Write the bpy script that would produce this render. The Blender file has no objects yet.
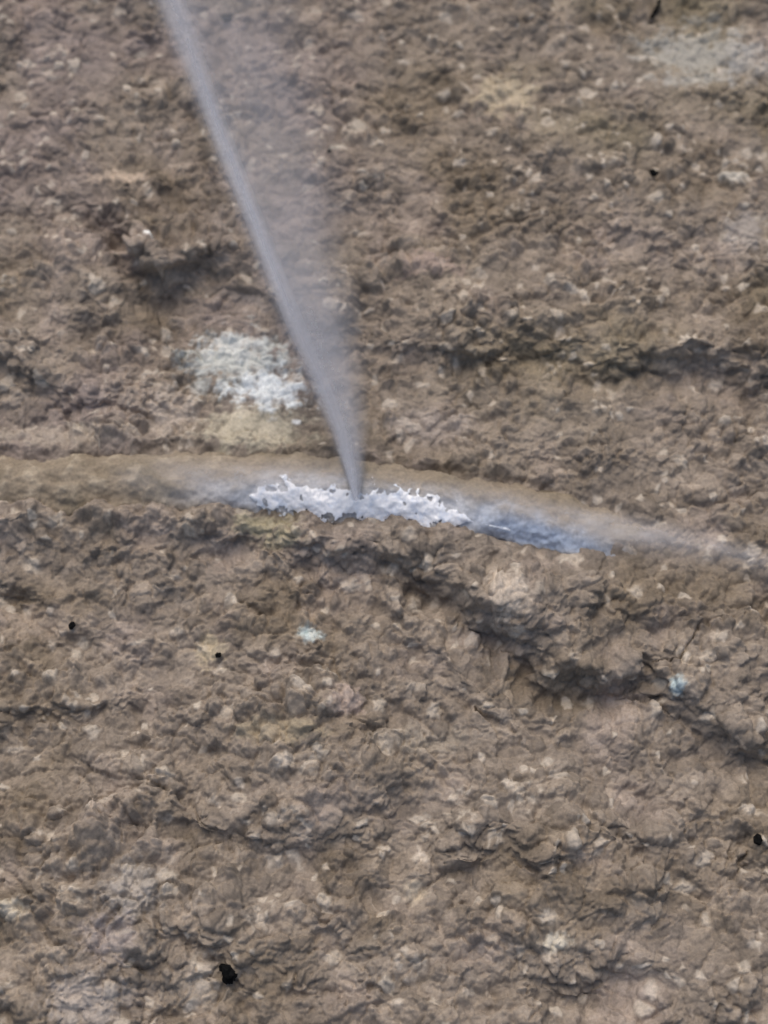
import bpy, bmesh, math, numpy as np
from mathutils import Vector, Matrix
rng=np.random.RandomState(7)
S=bpy.context.scene
S.view_settings.view_transform='Standard'; S.view_settings.look='None'; S.view_settings.exposure=0

# ---------------- camera ----------------
D=1.3; TILT=math.radians(24)
cam_pos=np.array([0,-math.sin(TILT)*D,math.cos(TILT)*D])
cd=bpy.data.cameras.new("camera"); cam=bpy.data.objects.new("camera",cd); S.collection.objects.link(cam)
cam.location=cam_pos; cam.rotation_euler=(TILT,0,0)
cd.sensor_fit='VERTICAL'; cd.sensor_height=24; cd.lens=24*D/0.8; cd.clip_start=0.02; cd.clip_end=500
cd.dof.use_dof=True; cd.dof.focus_distance=1.19; cd.dof.aperture_fstop=2.5   # hand-held, a touch front-focused
S.camera=cam
fw=np.array([0,math.sin(TILT),-math.cos(TILT)]); up=np.array([0,math.cos(TILT),math.sin(TILT)]); rt=np.array([1.,0,0])
PX=0.8/1024
def G(px,py,z=0.0):
    """site survey: photo position -> place on the ground"""
    d=fw*D+rt*(px-384)*PX+up*(512-py)*PX
    t=(z-cam_pos[2])/d[2]
    return cam_pos+d*t

# ---------------- noise ----------------
perm=rng.permutation(4096).astype(np.int64)
def H(ix,iy,seed=0):
    return perm[(perm[(ix+seed*131)&4095]+iy*7+seed*17)&4095]
ga=np.arange(4096)*2.399963
GX=np.cos(ga).astype(np.float32); GY=np.sin(ga).astype(np.float32)
RV=rng.rand(4096).astype(np.float32); RV2=rng.rand(4096).astype(np.float32); RV3=rng.rand(4096).astype(np.float32)
def perlin(x,y,seed=0):
    fx=np.floor(x); fy=np.floor(y); ix=fx.astype(np.int64); iy=fy.astype(np.int64)
    x=(x-fx).astype(np.float32); y=(y-fy).astype(np.float32)
    u=x*x*x*(x*(x*6-15)+10); v=y*y*y*(y*(y*6-15)+10)
    def g(dx,dy):
        h=H(ix+dx,iy+dy,seed); return GX[h]*(x-dx)+GY[h]*(y-dy)
    a=g(0,0); b=g(1,0); c=g(0,1); d=g(1,1)
    return 1.4*((a+(b-a)*u)*(1-v)+(c+(d-c)*u)*v)
def fbm(x,y,seed=0,o=4):
    r=0;a=1;s=0
    for i in range(o):
        r=r+a*perlin(x*2**i,y*2**i,seed+i); s+=a; a*=.5
    return r/s
def worley(x,y,seed=0):
    fx=np.floor(x); fy=np.floor(y); ix=fx.astype(np.int64); iy=fy.astype(np.int64)
    f1=np.full(x.shape,9.,np.float32); f2=f1.copy(); cid=np.zeros(x.shape,np.int64)
    for dx in(-1,0,1):
        for dy in(-1,0,1):
            h=H(ix+dx,iy+dy,seed)
            d=(fx+dx+RV[h]-x)**2+(fy+dy+RV2[h]-y)**2
            d=d.astype(np.float32); m=d<f1
            f2=np.where(m,f1,np.minimum(f2,d)); cid=np.where(m,h,cid); f1=np.where(m,d,f1)
    return np.sqrt(f1),np.sqrt(f2),cid
def sm(a,b,x):
    t=np.clip((x-a)/(b-a),0,1); return t*t*(3-2*t)
def polydist(X,Y,pts):
    best=np.full(X.shape,1e9,np.float32); sg=np.zeros(X.shape,np.float32); al=np.zeros(X.shape,np.float32)
    for i in range(len(pts)-1):
        a=pts[i];b=pts[i+1]; dx=b[0]-a[0];dy=b[1]-a[1];L=dx*dx+dy*dy
        t=np.clip(((X-a[0])*dx+(Y-a[1])*dy)/L,0,1)
        ex=X-(a[0]+t*dx);ey=Y-(a[1]+t*dy); d=ex*ex+ey*ey
        m=d<best; best=np.where(m,d,best); sg=np.where(m,np.sign(dx*ey-dy*ex),sg); al=np.where(m,i+t,al)
    return np.sqrt(best),sg,al

# ---------------- terrain: large forms ----------------
def axis(lo,hi,st,far):
    core=np.arange(lo,hi,st); out=[];s=st;p=hi
    while p<far: out.append(p); s*=1.09; p+=s
    out2=[];s=st;p=lo-st
    while p>-far: out2.append(p); s*=1.09; p-=s
    return np.array(out2[::-1]+list(core)+out)
ax=axis(-0.40,0.40,0.00085,40); ay=axis(-0.47,0.56,0.00085,40)
X,Y=np.meshgrid(ax,ay)
near=np.exp(-np.maximum(0,np.hypot(X,Y)-0.8)/0.6)
south=1-sm(-0.25,0.02,Y)
ZL=np.zeros(X.shape)
ledges=[
 ([(40,200),(110,215),(140,265),(150,290),(215,268),(245,300),(300,330)],0.020,0.06,[0,.7,1,1,.8,.5,0]),
 ([(250,330),(340,345),(420,362),(500,352),(600,372),(690,368),(790,388),(950,400)],0.018,0.10,[0,.5,.6,.5,1,1,1,1]),
 ([(150,545),(240,548),(330,560),(430,578),(480,630),(530,650),(555,685),(620,690),(650,670),(700,742),(800,760),(950,790)],0.026,0.06,[0,.3,.6,.9,1,1,1,.8,.4,.6,.5,.5]),
 ([(-100,575),(20,590),(60,640),(130,660),(210,690)],0.008,0.05,[1,1,.8,.5,0]),
 ([(180,790),(220,825),(290,852),(350,835),(400,850)],0.009,0.05,[0,1,1,.8,0]),
 ([(280,560),(380,590),(400,640),(470,700),(400,735)],0.008,0.05,[0,.8,1,.8,0]),
 ([(150,905),(200,940),(255,985),(300,1010)],0.010,0.05,[0,1,1,0]),
 ([(430,850),(485,842),(540,865),(620,840),(700,870)],0.008,0.05,[0,1,.6,1,0]),
 ([(520,975),(570,985),(625,975),(680,1000)],0.010,0.05,[0,1,1,0]),
 ([(-60,355),(20,372),(60,410),(130,400),(180,430)],0.010,0.05,[1,1,.7,.8,0]),
 ([(-60,700),(60,720),(140,700),(230,730)],0.006,0.05,[1,1,.7,0]),
]
wxx=X+0.016*fbm(X*26,Y*26,81,4); wyy=Y+0.020*fbm(X*26,Y*26,82,4)
soft=fbm(X*16,Y*16,88,3)
for pts,A,dec,w in ledges:
    P=[G(*p)[:2] for p in pts]
    d,s,al=polydist(wxx,wyy,P)
    amp=A*np.interp(al,np.arange(len(w)),w)*np.clip(1+1.0*soft,.35,1.5)
    sd=d*s; wd=0.010+0.010*np.clip(.5-1.2*soft,0,1)
    ZL+= amp*( sm(-0.5*wd,wd,sd)*np.exp(-np.maximum(sd,0)/dec) ) 
    ZL-= amp*0.5*np.exp(-(np.minimum(sd,0)/0.018)**2)*(1-sm(-0.4*wd,wd,sd))
Z=ZL+0.016*fbm(X*5,Y*5,11,3)+0.009*fbm(X*13,Y*13,14,2)
for px,py,r,a in [(600,600,.05,.016),(520,600,.03,.013),(740,640,.04,.011),(60,280,.05,.016),(90,990,.04,.008),(130,890,.024,.008),(480,870,.024,-.005),(590,990,.026,-.010),(660,800,.03,-.007),(690,910,.024,-.008),(110,225,.022,-.006),(160,300,.024,-.008),(620,690,.022,-.010),(430,575,.02,-.007),(430,275,.022,.010),(130,190,.02,.008),(20,350,.03,.012),(350,700,.02,.006),(300,640,.014,.003),(280,735,.035,.006)]:
    p=G(px,py); Z+=a*np.exp(-((X-p[0])**2+((Y-p[1])*1.1)**2)/r**2)

# ---------------- pipe line ----------------
cl=[(-900,515,-.024),(-150,494,-.022),(0,487,-.019),(150,483,-.015),(300,486,-.012),(400,495,-.013),(500,511,-.018),(600,536,-.028),(700,567,-.044),(800,600,-.064),(1000,660,-.10)]
PR=0.032
cp=np.array([G(a,b,c+0.02) - np.array([0,0,0.02]) for a,b,c in cl])
cx=cp[:,0]
def pipe_y(x): return np.interp(x,xs_f,ys_f)
def pipe_z(x): return np.interp(x,xs_f,zs_f)
xs_f=np.linspace(cx[0],cx[-1],1500)
k=np.hanning(121);k/=k.sum()
def smth(v): return np.convolve(np.pad(v,60,mode='edge'),k,'valid')
ys_f=smth(np.interp(xs_f,cx,cp[:,1])); zs_f=smth(np.interp(xs_f,cx,cp[:,2]))
dist=np.abs(Y-pipe_y(X)); sdp=Y-pipe_y(X)
inr=(X>cx[0]-.1)&(X<cx[-1])
m=np.where(inr,np.exp(-(dist/0.040)**4),0)
fade=1-sm(0.15,0.27,X)
bank=fbm(X*34,Y*34,90,4)
tgt=0.001+0.22*(Z-np.mean(Z[m>0.5]))+0.011*bank-0.010*sm(.05,.14,X)
Z=Z*(1-m*fade)+tgt*m*fade
Z+= (0.016+0.018*bank)*np.exp(-((sdp+0.030)/0.014)**2)*(1-.45*sm(-0.20,-0.02,X))*(1-sm(.08,.2,X))*inr
Z+= (0.005+0.010*bank)*np.exp(-((sdp-0.036)/0.012)**2)*inr*fade
Z=Z*near+ (1-near)*(0.05*fbm(X*.7,Y*.7,5,3))

# ---------------- clods, pushed out along the surface ----------------
wx=X+0.006*fbm(X*40,Y*40,3,3)+0.0012*perlin(X*230,Y*230,40); wy=Y+ZL*0.9+0.006*fbm(X*40,Y*40,9,3)+0.0012*perlin(X*230,Y*230,41)
rough=np.clip(0.95+0.7*fbm(X*8+3,Y*8,21,3)+.08*south,0.55,1.35)
def dome(f,seed,sq=1.0):
    f1,f2,c=worley(wx*f,wy*f*sq,seed)
    e=f2-f1
    return np.clip(1-f1*f1*1.1,0,1)*(.45+.55*np.sqrt(np.clip(e*2.6,0,1))),e,c
d0,e0,c0=dome(12,30,1.2); d1,e1,c1=dome(21,31,1.15); d2,e2,c2=dome(42,32,1.12); d3,e3,c3=dome(82,33,1.1); d4,e4,c4=dome(155,34,1.0); d5,e5,c5=dome(310,35,1.0)
cl_=sm(-.3,.3,fbm(X*10,Y*10,23,3)+.06*south)
cl2=sm(-.35,.25,fbm(X*22,Y*22,27,2))
h= 0.0045*d0*RV3[c0]*south+0.0085*d1*RV3[c1]*(0.35+.65*cl_+.15*south)+0.0098*d2*RV3[c2]**.8*(0.3+.7*cl_+.15*south)+0.0078*d3*RV3[c3]*(.35+.65*cl2)+0.0042*d4*RV3[c4]*(.5+.5*cl2)+0.0016*d5*RV3[c5]
h+= 0.0035*(0.4-np.abs(fbm(wx*30,wy*34,51,3))*2)+0.0014*fbm(wx*150,wy*150,61,3)
h*=rough
h-=h[near>.99].mean()
h*=(1-.70*m*fade)*near
def blur(a,n):
    kk=np.hanning(n+2)[1:-1]; kk/=kk.sum(); r=n//2
    for axx in (0,1):
        a=np.moveaxis(a,axx,0); ap=np.concatenate([a[:1].repeat(r,0),a,a[-1:].repeat(r,0)],0)
        o=np.zeros_like(a)
        for i in range(n): o+=kk[i]*ap[i:i+a.shape[0]]
        a=np.moveaxis(o,0,axx)
    return a
Zs=blur(Z,21)
gy,gx=np.gradient(Zs,ay,ax)
gx=np.clip(gx,-.8,.8);gy=np.clip(gy,-.8,.8)
ln=np.sqrt(gx*gx+gy*gy+1)

# ---------------- soil albedo ----------------
def c(r,g,b):
    f=lambda v:(v/12.92 if v<=.04045 else ((v+.055)/1.055)**2.4)
    return np.array([f(r/255),f(g/255),f(b/255)],np.float32)
def mixc(C,col,m): 
    return C*(1-m[...,None])+col*m[...,None]
C=np.ones(X.shape+(3,),np.float32)*c(143,132,119)
C=mixc(C,c(124,112,95),np.clip(sm(-.1,.45,fbm(X*9,Y*9,101,4))*0.85,0,1))
C=mixc(C,c(160,147,136),sm(.0,.5,fbm(X*14,Y*14,111,4))*0.7)
C=mixc(C,c(128,119,95),sm(-.2,.4,fbm(X*6,Y*6,121,3))*sm(-.02,.15,X)*sm(0,.15,Y)*0.65)
C=mixc(C,c(140,128,126),sm(-.2,.4,fbm(X*8,Y*8,125,3))*(1-sm(-.12,.05,X))*sm(-.05,.1,Y)*0.5)
C*= (0.82+0.36*RV[c3])[...,None]*(0.88+0.24*RV2[c2])[...,None]*(0.84+0.32*RV[c4])[...,None]
g3=((RV3[(c3*7+3)&4095]>0.945)*sm(0.05,0.5,e3)); g4=((RV3[(c4*5+1)&4095]>0.95)*sm(0.05,0.5,e4))
g2=((RV3[(c2*3+1)&4095]>0.96)*sm(0.05,0.5,e2))*sm(-.1,.3,fbm(X*150,Y*150,131,3))
C=mixc(C,c(214,203,186),np.clip(g3*.5+g4*.6+g2*.5,0,.8))
nb=fbm(X*70,Y*70,141,4); nb2=fbm(X*230,Y*230,145,3)
def patch(px,py,rx,ry,col,st,edge=.9,lift=.0008):
    p=G(px,py)
    x0=np.searchsorted(ax,p[0]-2.5*rx*PX);x1=np.searchsorted(ax,p[0]+2.5*rx*PX);y0=np.searchsorted(ay,p[1]-2.7*ry*PX);y1=np.searchsorted(ay,p[1]+2.7*ry*PX)
    sl=(slice(y0,y1),slice(x0,x1))
    q=((X[sl]-p[0])/(rx*PX))**2+((Y[sl]-p[1])/(ry*PX*1.08))**2
    m_=sm(-.4,.5,(1-np.sqrt(q))+nb[sl]*edge+nb2[sl]*.6-0.1)*(1-sm(4,6,q))
    C[sl]=mixc(C[sl],col,m_*st); h[sl]+=m_*lift
def flatten(px,py,rx,ry,k_):
    p=G(px,py); q=((X-p[0])/(rx*PX))**2+((Y-p[1])/(ry*PX))**2
    h[...]=h*(1-k_*np.exp(-q**2))
flatten(250,385,60,60,.45); flatten(700,50,70,45,.35)
white=c(222,228,222)
patch(255,428,52,34,c(206,198,174),.65); patch(238,362,54,34,white,.65,1.1); patch(268,390,42,22,c(236,242,242),.85,1.2); patch(225,346,34,14,c(228,230,225),.6);  patch(170,412,30,28,c(204,192,178),.5); patch(130,400,30,30,c(186,172,158),.4)
patch(700,50,66,38,c(190,189,181),.55,1.1); patch(750,60,30,30,c(186,182,175),.5); patch(745,235,24,26,c(180,174,168),.45)
patch(310,637,13,8,c(205,222,222),.85,.4); patch(675,690,8,9,c(195,216,220),.75,.5); patch(151,255,6,3,c(250,250,245),1,.2); patch(297,422,5,3,c(240,240,235),1,.2)
patch(505,605,18,22,c(220,206,188),.65); patch(345,703,18,14,c(210,190,178),.5); patch(430,272,34,14,c(190,168,156),.5)
patch(135,893,26,26,c(178,172,164),.6,.5); patch(20,915,12,9,c(225,215,195),.7,.5); patch(415,892,12,9,c(220,205,180),.7,.5); patch(555,943,14,7,c(225,218,200),.7,.5)
patch(85,1005,34,26,c(194,184,174),.6); patch(205,985,20,20,c(196,184,168),.55); patch(110,940,24,20,c(175,165,162),.5)
patch(505,95,38,30,c(200,186,158),.65,1.1); patch(125,180,30,10,c(216,196,174),.65); patch(355,130,12,14,c(205,196,180),.5); patch(335,150,6,5,c(210,205,190),.5)
patch(210,650,16,14,c(215,200,168),.5); patch(280,735,45,12,c(184,170,142),.5,.5); patch(265,530,34,13,c(200,192,158),.5); patch(420,740,50,14,c(180,170,154),.4)
patch(730,178,16,6,c(218,212,198),.7); patch(285,545,22,7,c(205,194,160),.5); patch(60,435,80,14,c(190,178,160),.45); patch(500,440,60,30,c(168,155,140),.4,.5); patch(430,425,50,18,c(180,170,162),.45,.5); patch(40,620,40,20,c(185,170,155),.4)
for _ in range(85):
    patch(rng.uniform(-40,810),rng.uniform(-30,1050),rng.uniform(3,11),rng.uniform(2,8),c(214,203,187),rng.uniform(.3,.75),.6)
wet=np.exp(-np.maximum(0,dist-0.03)/0.03)*np.exp(-((X-0.0)/0.25)**2)*inr
wet=np.clip(wet*(1.0+.8*nb),0,1)*0.6
C*= (1-0.18*wet)[...,None]
VX=X-gx/ln*h; VY=Y-gy/ln*h; VZ=Z+h/ln

ny,nx=X.shape
def make_mesh(name,V,F):
    me=bpy.data.meshes.new(name); me.vertices.add(len(V)); me.vertices.foreach_set('co',np.ascontiguousarray(V,np.float32).ravel())
    me.loops.add(F.size); me.loops.foreach_set('vertex_index',np.ascontiguousarray(F,np.int32).ravel())
    me.polygons.add(len(F)); me.polygons.foreach_set('loop_start',np.arange(0,F.size,4,dtype=np.int32)); 
    me.update(calc_edges=True)
    me.polygons.foreach_set('use_smooth',np.ones(len(me.polygons),bool))
    ob=bpy.data.objects.new(name,me); S.collection.objects.link(ob); return ob
def grid_faces(ny,nx):
    i=np.arange((ny-1)*nx).reshape(ny-1,nx)[:,:-1].ravel()
    return np.stack([i,i+1,i+nx+1,i+nx],1)
def addcol(ob,name,col):
    a=ob.data.attributes.new(name,'FLOAT_COLOR','POINT'); n=len(ob.data.vertices)
    b=np.ones((n,4),np.float32); b[:,:3]=col.reshape(-1,3); a.data.foreach_set('color',b.ravel())
def addf(ob,name,v):
    a=ob.data.attributes.new(name,'FLOAT','POINT'); a.data.foreach_set('value',v.astype(np.float32).ravel())
soil=make_mesh("ground",np.stack([VX,VY,VZ],-1).reshape(-1,3),grid_faces(ny,nx))
addcol(soil,"albedo",C); addf(soil,"wet",wet)

# ---------------- materials ----------------
def newmat(n):
    m=bpy.data.materials.new(n); m.use_nodes=True; nt=m.node_tree; nt.nodes.clear()
    o=nt.nodes.new('ShaderNodeOutputMaterial'); return m,nt,o
def attr(nt,n):
    a=nt.nodes.new('ShaderNodeAttribute'); a.attribute_name=n; return a
def noise(nt,scale,det=4,rough=.6):
    t=nt.nodes.new('ShaderNodeTexCoord'); n=nt.nodes.new('ShaderNodeTexNoise'); n.inputs['Scale'].default_value=scale; n.inputs['Detail'].default_value=det; n.inputs['Roughness'].default_value=rough
    nt.links.new(t.outputs['Object'],n.inputs['Vector'])
    return n
def maprange(nt,src,a,b,c_,d):
    m=nt.nodes.new('ShaderNodeMapRange'); m.inputs[1].default_value=a;m.inputs[2].default_value=b;m.inputs[3].default_value=c_;m.inputs[4].default_value=d; nt.links.new(src,m.inputs[0]); return m
def coated(name,bump,colname="albedo",r0=.92,r1=.45):
    m,nt,o=newmat(name); p=nt.nodes.new('ShaderNodeBsdfPrincipled'); nt.links.new(p.outputs[0],o.inputs[0])
    a=attr(nt,colname); n=noise(nt,380,3,.6); mr=maprange(nt,n.outputs[0],.3,.7,.82,1.18)
    mx=nt.nodes.new('ShaderNodeVectorMath'); mx.operation='SCALE'; nt.links.new(a.outputs['Color'],mx.inputs[0]); nt.links.new(mr.outputs[0],mx.inputs['Scale']); nt.links.new(mx.outputs[0],p.inputs['Base Color'])
    w=attr(nt,"wet"); wr=maprange(nt,w.outputs['Fac'],0,1,r0,r1); nt.links.new(wr.outputs[0],p.inputs['Roughness'])
    p.inputs['Specular IOR Level'].default_value=.3
    b=nt.nodes.new('ShaderNodeBump'); b.inputs['Strength'].default_value=bump; b.inputs['Distance'].default_value=.001; nt.links.new(n.outputs[0],b.inputs['Height']); nt.links.new(b.outputs[0],p.inputs['Normal'])
    return m
soil.data.materials.append(coated("soil",.35))

# ---------------- pipe ----------------
NP,NA=1100,180
px_=np.linspace(-0.75,0.42,NP); py_=pipe_y(px_); pz_=pipe_z(px_)
T=np.stack([np.gradient(px_),np.gradient(py_),np.gradient(pz_)],1); T/=np.linalg.norm(T,axis=1)[:,None]
tocam=-fw; U=tocam-T*(T@tocam)[:,None]; U/=np.linalg.norm(U,axis=1)[:,None]; W=np.cross(U,T)
W*=np.sign(W[:,1:2])
ang=np.linspace(-math.pi,math.pi,NA)
A,PXX=np.meshgrid(ang,px_)
off=PR*np.sin(A)
ss=PXX
n1=fbm(ss*20,A*.9+5,201,4); n2=fbm(ss*64,A*2.4+7,205,4); n3=fbm(ss*320,A*9,209,3)
Rr=PR+0.0075*n1+0.0045*n2+0.0009*n3
Cn=np.stack([px_,py_,pz_],1)
V=Cn[:,None,:]+Rr[...,None]*(np.cos(A)[...,None]*U[:,None,:]+np.sin(A)[...,None]*W[:,None,:])
PC=np.ones(A.shape+(3,),np.float32)*c(144,132,114)
PC=mixc(PC,c(124,113,92),sm(0,.5,n1)*.7); PC=mixc(PC,c(186,173,152),sm(.0,.5,n2)*.7*(1-sm(-.25,.1,ss)))
PC=mixc(PC,c(110,100,84),sm(.1,.5,-n2)*.5)
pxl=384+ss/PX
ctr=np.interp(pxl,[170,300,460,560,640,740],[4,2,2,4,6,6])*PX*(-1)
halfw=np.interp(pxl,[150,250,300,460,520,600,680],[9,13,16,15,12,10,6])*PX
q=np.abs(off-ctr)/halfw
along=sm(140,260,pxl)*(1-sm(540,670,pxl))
sky_sheen=np.clip((1-sm(.2,2.1,q+1.0*n2+.6*n1))*along,0,1)*(np.cos(A)>0)  # sky reflection along the wet pipe, painted into its albedo
PC=mixc(PC,c(198,204,212),sky_sheen*.8)
rightb=sm(450,520,pxl)*(1-sm(580,660,pxl)); PC=mixc(PC,c(170,190,216),sky_sheen*rightb*.75)  # bluer right-hand stretch of the painted sky reflection
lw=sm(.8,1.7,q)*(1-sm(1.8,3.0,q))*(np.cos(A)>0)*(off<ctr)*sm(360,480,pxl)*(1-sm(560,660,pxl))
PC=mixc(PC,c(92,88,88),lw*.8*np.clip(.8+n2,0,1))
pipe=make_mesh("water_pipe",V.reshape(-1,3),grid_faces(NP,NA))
addcol(pipe,"albedo",PC); addf(pipe,"wet",np.clip(sky_sheen*.6+.1+lw*.5,0,1)); pipe.data.materials.append(coated("muddy_pipe",.35,r0=.9,r1=.4))

# ---------------- white splash on the pipe, sky glare put into its colour ----------------
NF,NB=760,110
fx=np.linspace((225-384)*PX,(560-384)*PX,NF); fa=np.radians(np.linspace(-62,52,NB))
FA,FX=np.meshgrid(fa,fx); fpx=384+FX/PX; fo=PR*np.sin(FA)
fc=-np.interp(fpx,[225,300,350,460,560],[-1,3,4,3,8])*PX
fh=np.interp(fpx,[225,250,266,300,335,352,375,420,450,462,475,500,540],[-4,-1,12,19,14,12,18,19,13,5,-1,2,-4])*PX
m1=fbm(FX*75,FA*2.6,301,3); m2=fbm(FX*150,FA*4.5,305,3)
lvl=(1-np.abs(fo-fc)/np.maximum(fh,3e-4))+.9*m1+1.25*m2
lvl=np.where(fh<0,-1,lvl)
hgt=np.clip(lvl,0,1.3)**.8*0.0008+0.0003*np.clip(m2,0,1)
from_i=np.interp(fx,px_,np.arange(NP)); to_j=(np.interp(fa,ang,np.arange(NA)))
i0=np.floor(from_i).astype(int).clip(0,NP-2); fi=from_i-i0; j0=np.floor(to_j).astype(int); fj=to_j-j0
Rb=(Rr[i0][:,j0]*(1-fi)[:,None]+Rr[i0+1][:,j0]*fi[:,None])*(1-fj)[None]+(Rr[i0][:,j0+1]*(1-fi)[:,None]+Rr[i0+1][:,j0+1]*fi[:,None])*fj[None]
Rb=.55*Rb+.45*blur(Rb,41)+.0008
Rf=Rb+0.0003+hgt
Ui=np.stack([np.interp(fx,px_,U[:,i]) for i in range(3)],1);Wi=np.stack([np.interp(fx,px_,W[:,i]) for i in range(3)],1);Ci=np.stack([np.interp(fx,px_,Cn[:,i]) for i in range(3)],1)
Vf=Ci[:,None,:]+Rf[...,None]*(np.cos(FA)[...,None]*Ui[:,None,:]+np.sin(FA)[...,None]*Wi[:,None,:])
Ff=grid_faces(NF,NB); keep=(lvl.ravel()[Ff]>0.12).all(1)
froth_glare=make_mesh("water_splash_glare",Vf.reshape(-1,3),Ff[keep])
bm=bmesh.new(); bm.from_mesh(froth_glare.data); bmesh.ops.delete(bm,geom=[v for v in bm.verts if not v.link_faces],context='VERTS'); bm.to_mesh(froth_glare.data); bm.free()
m_,nt,o=newmat("foam_and_glare"); p=nt.nodes.new('ShaderNodeBsdfPrincipled'); nt.links.new(p.outputs[0],o.inputs[0])
n=noise(nt,120,3,.6); cr=nt.nodes.new('ShaderNodeValToRGB'); cr.color_ramp.elements[0].position=.36;cr.color_ramp.elements[1].position=.52
cr.color_ramp.elements[0].color=(.72,.79,.89,1); cr.color_ramp.elements[1].color=(.95,.97,.99,1)  # foam white, with the wet sky glare painted in
nt.links.new(n.outputs[0],cr.inputs[0]); nt.links.new(cr.outputs[0],p.inputs['Base Color']); p.inputs['Roughness'].default_value=.3
p.inputs['Coat Weight'].default_value=.6; p.inputs['Coat Roughness'].default_value=.2
froth_glare.data.materials.append(m_)

# ---------------- water jet ----------------
def jetpt(px,py,s):
    return G(px,py,0.030+0.24*s)
ypix=np.array([500,470,430,380,330,280,200,100,0,-100,-250])
corex=np.array([356,351,341,321,298,278,246,208,172,132,74.])
corew=np.array([4,12,18,22,22,20,18,21,28,34,44.])
cored=np.array([.75,.60,.48,.48,.62,.78,.88,.80,.72,.5,.4])
NS=420; yy=np.linspace(500,-250,NS); sI=(500-yy)/750.
it=lambda arr:np.interp(-yy,-ypix,arr)
cxs,cws,cds=it(corex),it(corew),it(cored)
sv=[];sf=[];sa=[];base_i=0
def add_sheet(P,al):
    global base_i
    n_,m1_=al.shape; sv.append(P.reshape(-1,3)); sf.append(grid_faces(n_,m1_)+base_i); sa.append(al.ravel()); base_i+=n_*m1_
axis_pts=np.array([jetpt(a,b,s_) for a,b,s_ in zip(cxs,yy,sI)])
Tj=np.gradient(axis_pts,axis=0); Tj/=np.linalg.norm(Tj,axis=1)[:,None]
S1=np.cross(Tj,[0,0,1.]); S1/=np.linalg.norm(S1,axis=1)[:,None]; S2=np.cross(S1,Tj)
uu=np.linspace(-1,1,41)
for kx,th in enumerate([0.15,1.2,2.25]):
    dvec=math.cos(th)*S1+math.sin(th)*S2
    P=axis_pts[:,None,:]+dvec[:,None,:]*(uu[None,:,None]*(cws*PX*1.25)[:,None,None])
    UU,SS=np.meshgrid(uu,sI)
    st=1+.35*fbm(UU*3+kx*9,SS*7,401,3)+.12*perlin(UU*9,SS*9+kx,409)
    al=np.exp(-(UU*2.1)**2)*(1-UU**2)*cds[:,None]*st*(.82 if kx==0 else .40)
    add_sheet(P,np.clip(al,0,.95))
fr=it(np.array([361,368,372,373,370,366,356,346,330,310,270.])); fd=it(np.array([.72,.70,.68,.64,.58,.46,.34,.29,.26,.22,0.]))
fl=cxs-cws*.7
for kx in range(3):
    uu2=np.linspace(0,1,60); UU,SS=np.meshgrid(uu2,sI)
    P=np.zeros((NS,60,3))
    for i in range(NS):
        a=jetpt(fl[i],yy[i],sI[i]); b=jetpt(fr[i],yy[i],sI[i]); w=np.linalg.norm(b-a)
        P[i]=a+(b-a)*uu2[:,None]; P[i,:,2]+=(kx-1)*.55*w*np.sin(math.pi*uu2)
    st=1+.30*fbm(UU*4+kx*5,SS*6,421,3)+.12*perlin(UU*12+kx*3,SS*6,429)
    edge=sm(0,.25,UU)*(1-sm(.42,1.,UU))
    al=edge*fd[:,None]*st*.46*(1-.2*UU)
    add_sheet(P,np.clip(al,0,.9))
for (x0,x1,dens,hw) in [(110,420,.32,38),(400,800,.36,32)]:
    uu3=np.linspace(-1,1,31); ax3=np.linspace(x0,x1,160); P=np.zeros((160,31,3))
    for i,a in enumerate(ax3):
        wxp=(a-384)*PX; cy=pipe_y(wxp); cz=pipe_z(wxp)
        P[i,:,0]=wxp; P[i,:,1]=cy+uu3*hw*PX-(.004 if x0<200 else .003); P[i,:,2]=max(cz,-.022)+PR+.010+.002*np.sin(i*.07)-.009*uu3**2
    UU,TT=np.meshgrid(uu3,np.linspace(0,1,160))
    al=np.exp(-(UU*1.9)**2)*(1-UU**2)*np.sin(math.pi*TT)**.8*dens*(1+.9*fbm(UU*2+x0,TT*9,441,4))
    add_sheet(P,np.clip(al,0,.8))
jet=make_mesh("water_jet",np.concatenate(sv),np.concatenate(sf)); addf(jet,"dens",np.concatenate(sa))
m_,nt,o=newmat("water_spray"); mix=nt.nodes.new('ShaderNodeMixShader'); tr=nt.nodes.new('ShaderNodeBsdfTransparent')
df=nt.nodes.new('ShaderNodeBsdfDiffuse'); df.inputs[0].default_value=(.82,.83,.87,1); tl=nt.nodes.new('ShaderNodeBsdfTranslucent'); tl.inputs[0].default_value=(.82,.83,.87,1)
m2_=nt.nodes.new('ShaderNodeMixShader'); m2_.inputs[0].default_value=.3; nt.links.new(df.outputs[0],m2_.inputs[1]); nt.links.new(tl.outputs[0],m2_.inputs[2])
a=attr(nt,"dens"); n=noise(nt,300,3,.6); mr=maprange(nt,n.outputs[0],.3,.7,.85,1.12)
mm=nt.nodes.new('ShaderNodeMath'); mm.operation='MULTIPLY'; mm.use_clamp=True; nt.links.new(a.outputs['Fac'],mm.inputs[0]); nt.links.new(mr.outputs[0],mm.inputs[1])
nt.links.new(mm.outputs[0],mix.inputs[0]); nt.links.new(tr.outputs[0],mix.inputs[1]); nt.links.new(m2_.outputs[0],mix.inputs[2]); nt.links.new(mix.outputs[0],o.inputs[0])
jet.data.materials.append(m_)

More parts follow.
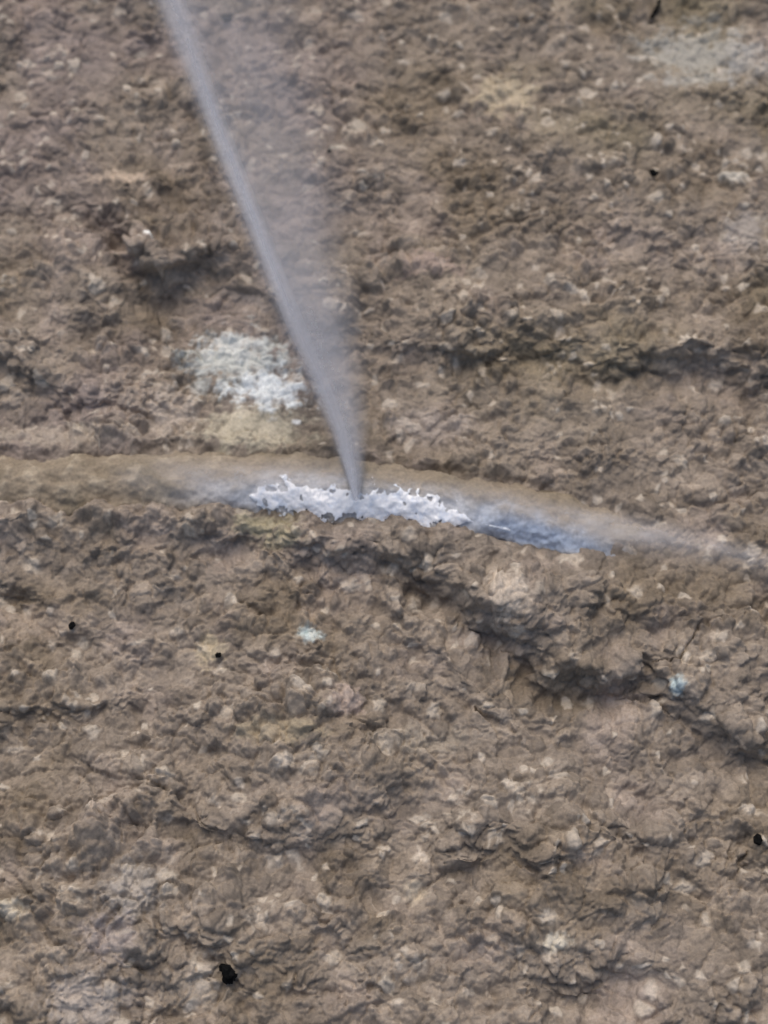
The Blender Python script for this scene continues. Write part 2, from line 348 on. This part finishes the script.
# ---------------- black grit ----------------
bm=bmesh.new()
ZS=Z+h
def lump(px,py,r,el=1.0,rot=0):
    p=G(px,py,.008)
    for _ in range(3):
        ix=np.searchsorted(ax,p[0]); iy=np.searchsorted(ay,p[1]); z=ZS[iy-3:iy+4,ix-3:ix+4].max(); p=G(px,py,z+r*PX*.4)
    M=Matrix.Translation(p)@Matrix.Rotation(rot,4,'Z')@Matrix.Diagonal((r*PX*el,r*PX,r*PX*.7,1))
    g=bmesh.ops.create_icosphere(bm,subdivisions=2,radius=1,matrix=M)
    ctr_=Vector(p)
    for v in g['verts']:
        v.co=ctr_+(v.co-ctr_)*(0.7+0.6*rng.rand())
for px,py,r in [(227,18,5.8),(654,173,4.3),(329,151,2.4),(72,625,3.2),(218,655,2.8),(758,840,3.8)]: lump(px,py,r,1+.3*rng.rand(),rng.rand()*3)
for dx,dy,r in [(0,0,6),(-5,-4,4),(4,4,4.5),(2,9,3),(-1,6,5)]: lump(228+dx,972+dy,r)
for dx,dy,r,e in [(0,0,2.6,2.2),(-3,4,2.6,1.5),(3,-6,2.4,1.5),(4,-10,2.4,1.5)]: lump(655+dx,12+dy,r,e,1.1)
me=bpy.data.meshes.new("black_grit"); bm.to_mesh(me); bm.free(); grit=bpy.data.objects.new("black_grit",me); S.collection.objects.link(grit)
m_,nt,o=newmat("charcoal"); p=nt.nodes.new('ShaderNodeBsdfPrincipled'); nt.links.new(p.outputs[0],o.inputs[0]); n=noise(nt,900); mr=maprange(nt,n.outputs[0],.3,.7,.002,.010); nt.links.new(mr.outputs[0],p.inputs['Base Color']); p.inputs['Roughness'].default_value=.9; p.inputs['Specular IOR Level'].default_value=.1
me.materials.append(m_)

# ---------------- light ----------------
w=bpy.data.worlds.new("World"); S.world=w; w.use_nodes=True; nt=w.node_tree
sky=nt.nodes.new('ShaderNodeTexSky'); sky.sky_type='NISHITA'; sky.sun_disc=False
EL,AZ=math.radians(58),math.radians(-10)
sky.sun_elevation=EL; sky.sun_rotation=AZ; sky.dust_density=5
bg=nt.nodes['Background']; nt.links.new(sky.outputs[0],bg.inputs[0]); bg.inputs[1].default_value=.13
sd=bpy.data.lights.new("sun",'SUN'); sd.energy=0.85; sd.angle=math.radians(60); sd.color=(1,.93,.83)
so=bpy.data.objects.new("sun",sd); S.collection.objects.link(so)
dirv=Vector((math.sin(AZ)*math.cos(EL),math.cos(AZ)*math.cos(EL),math.sin(EL)))
so.rotation_euler=dirv.to_track_quat('Z','Y').to_euler(); so.location=(0,0,3)
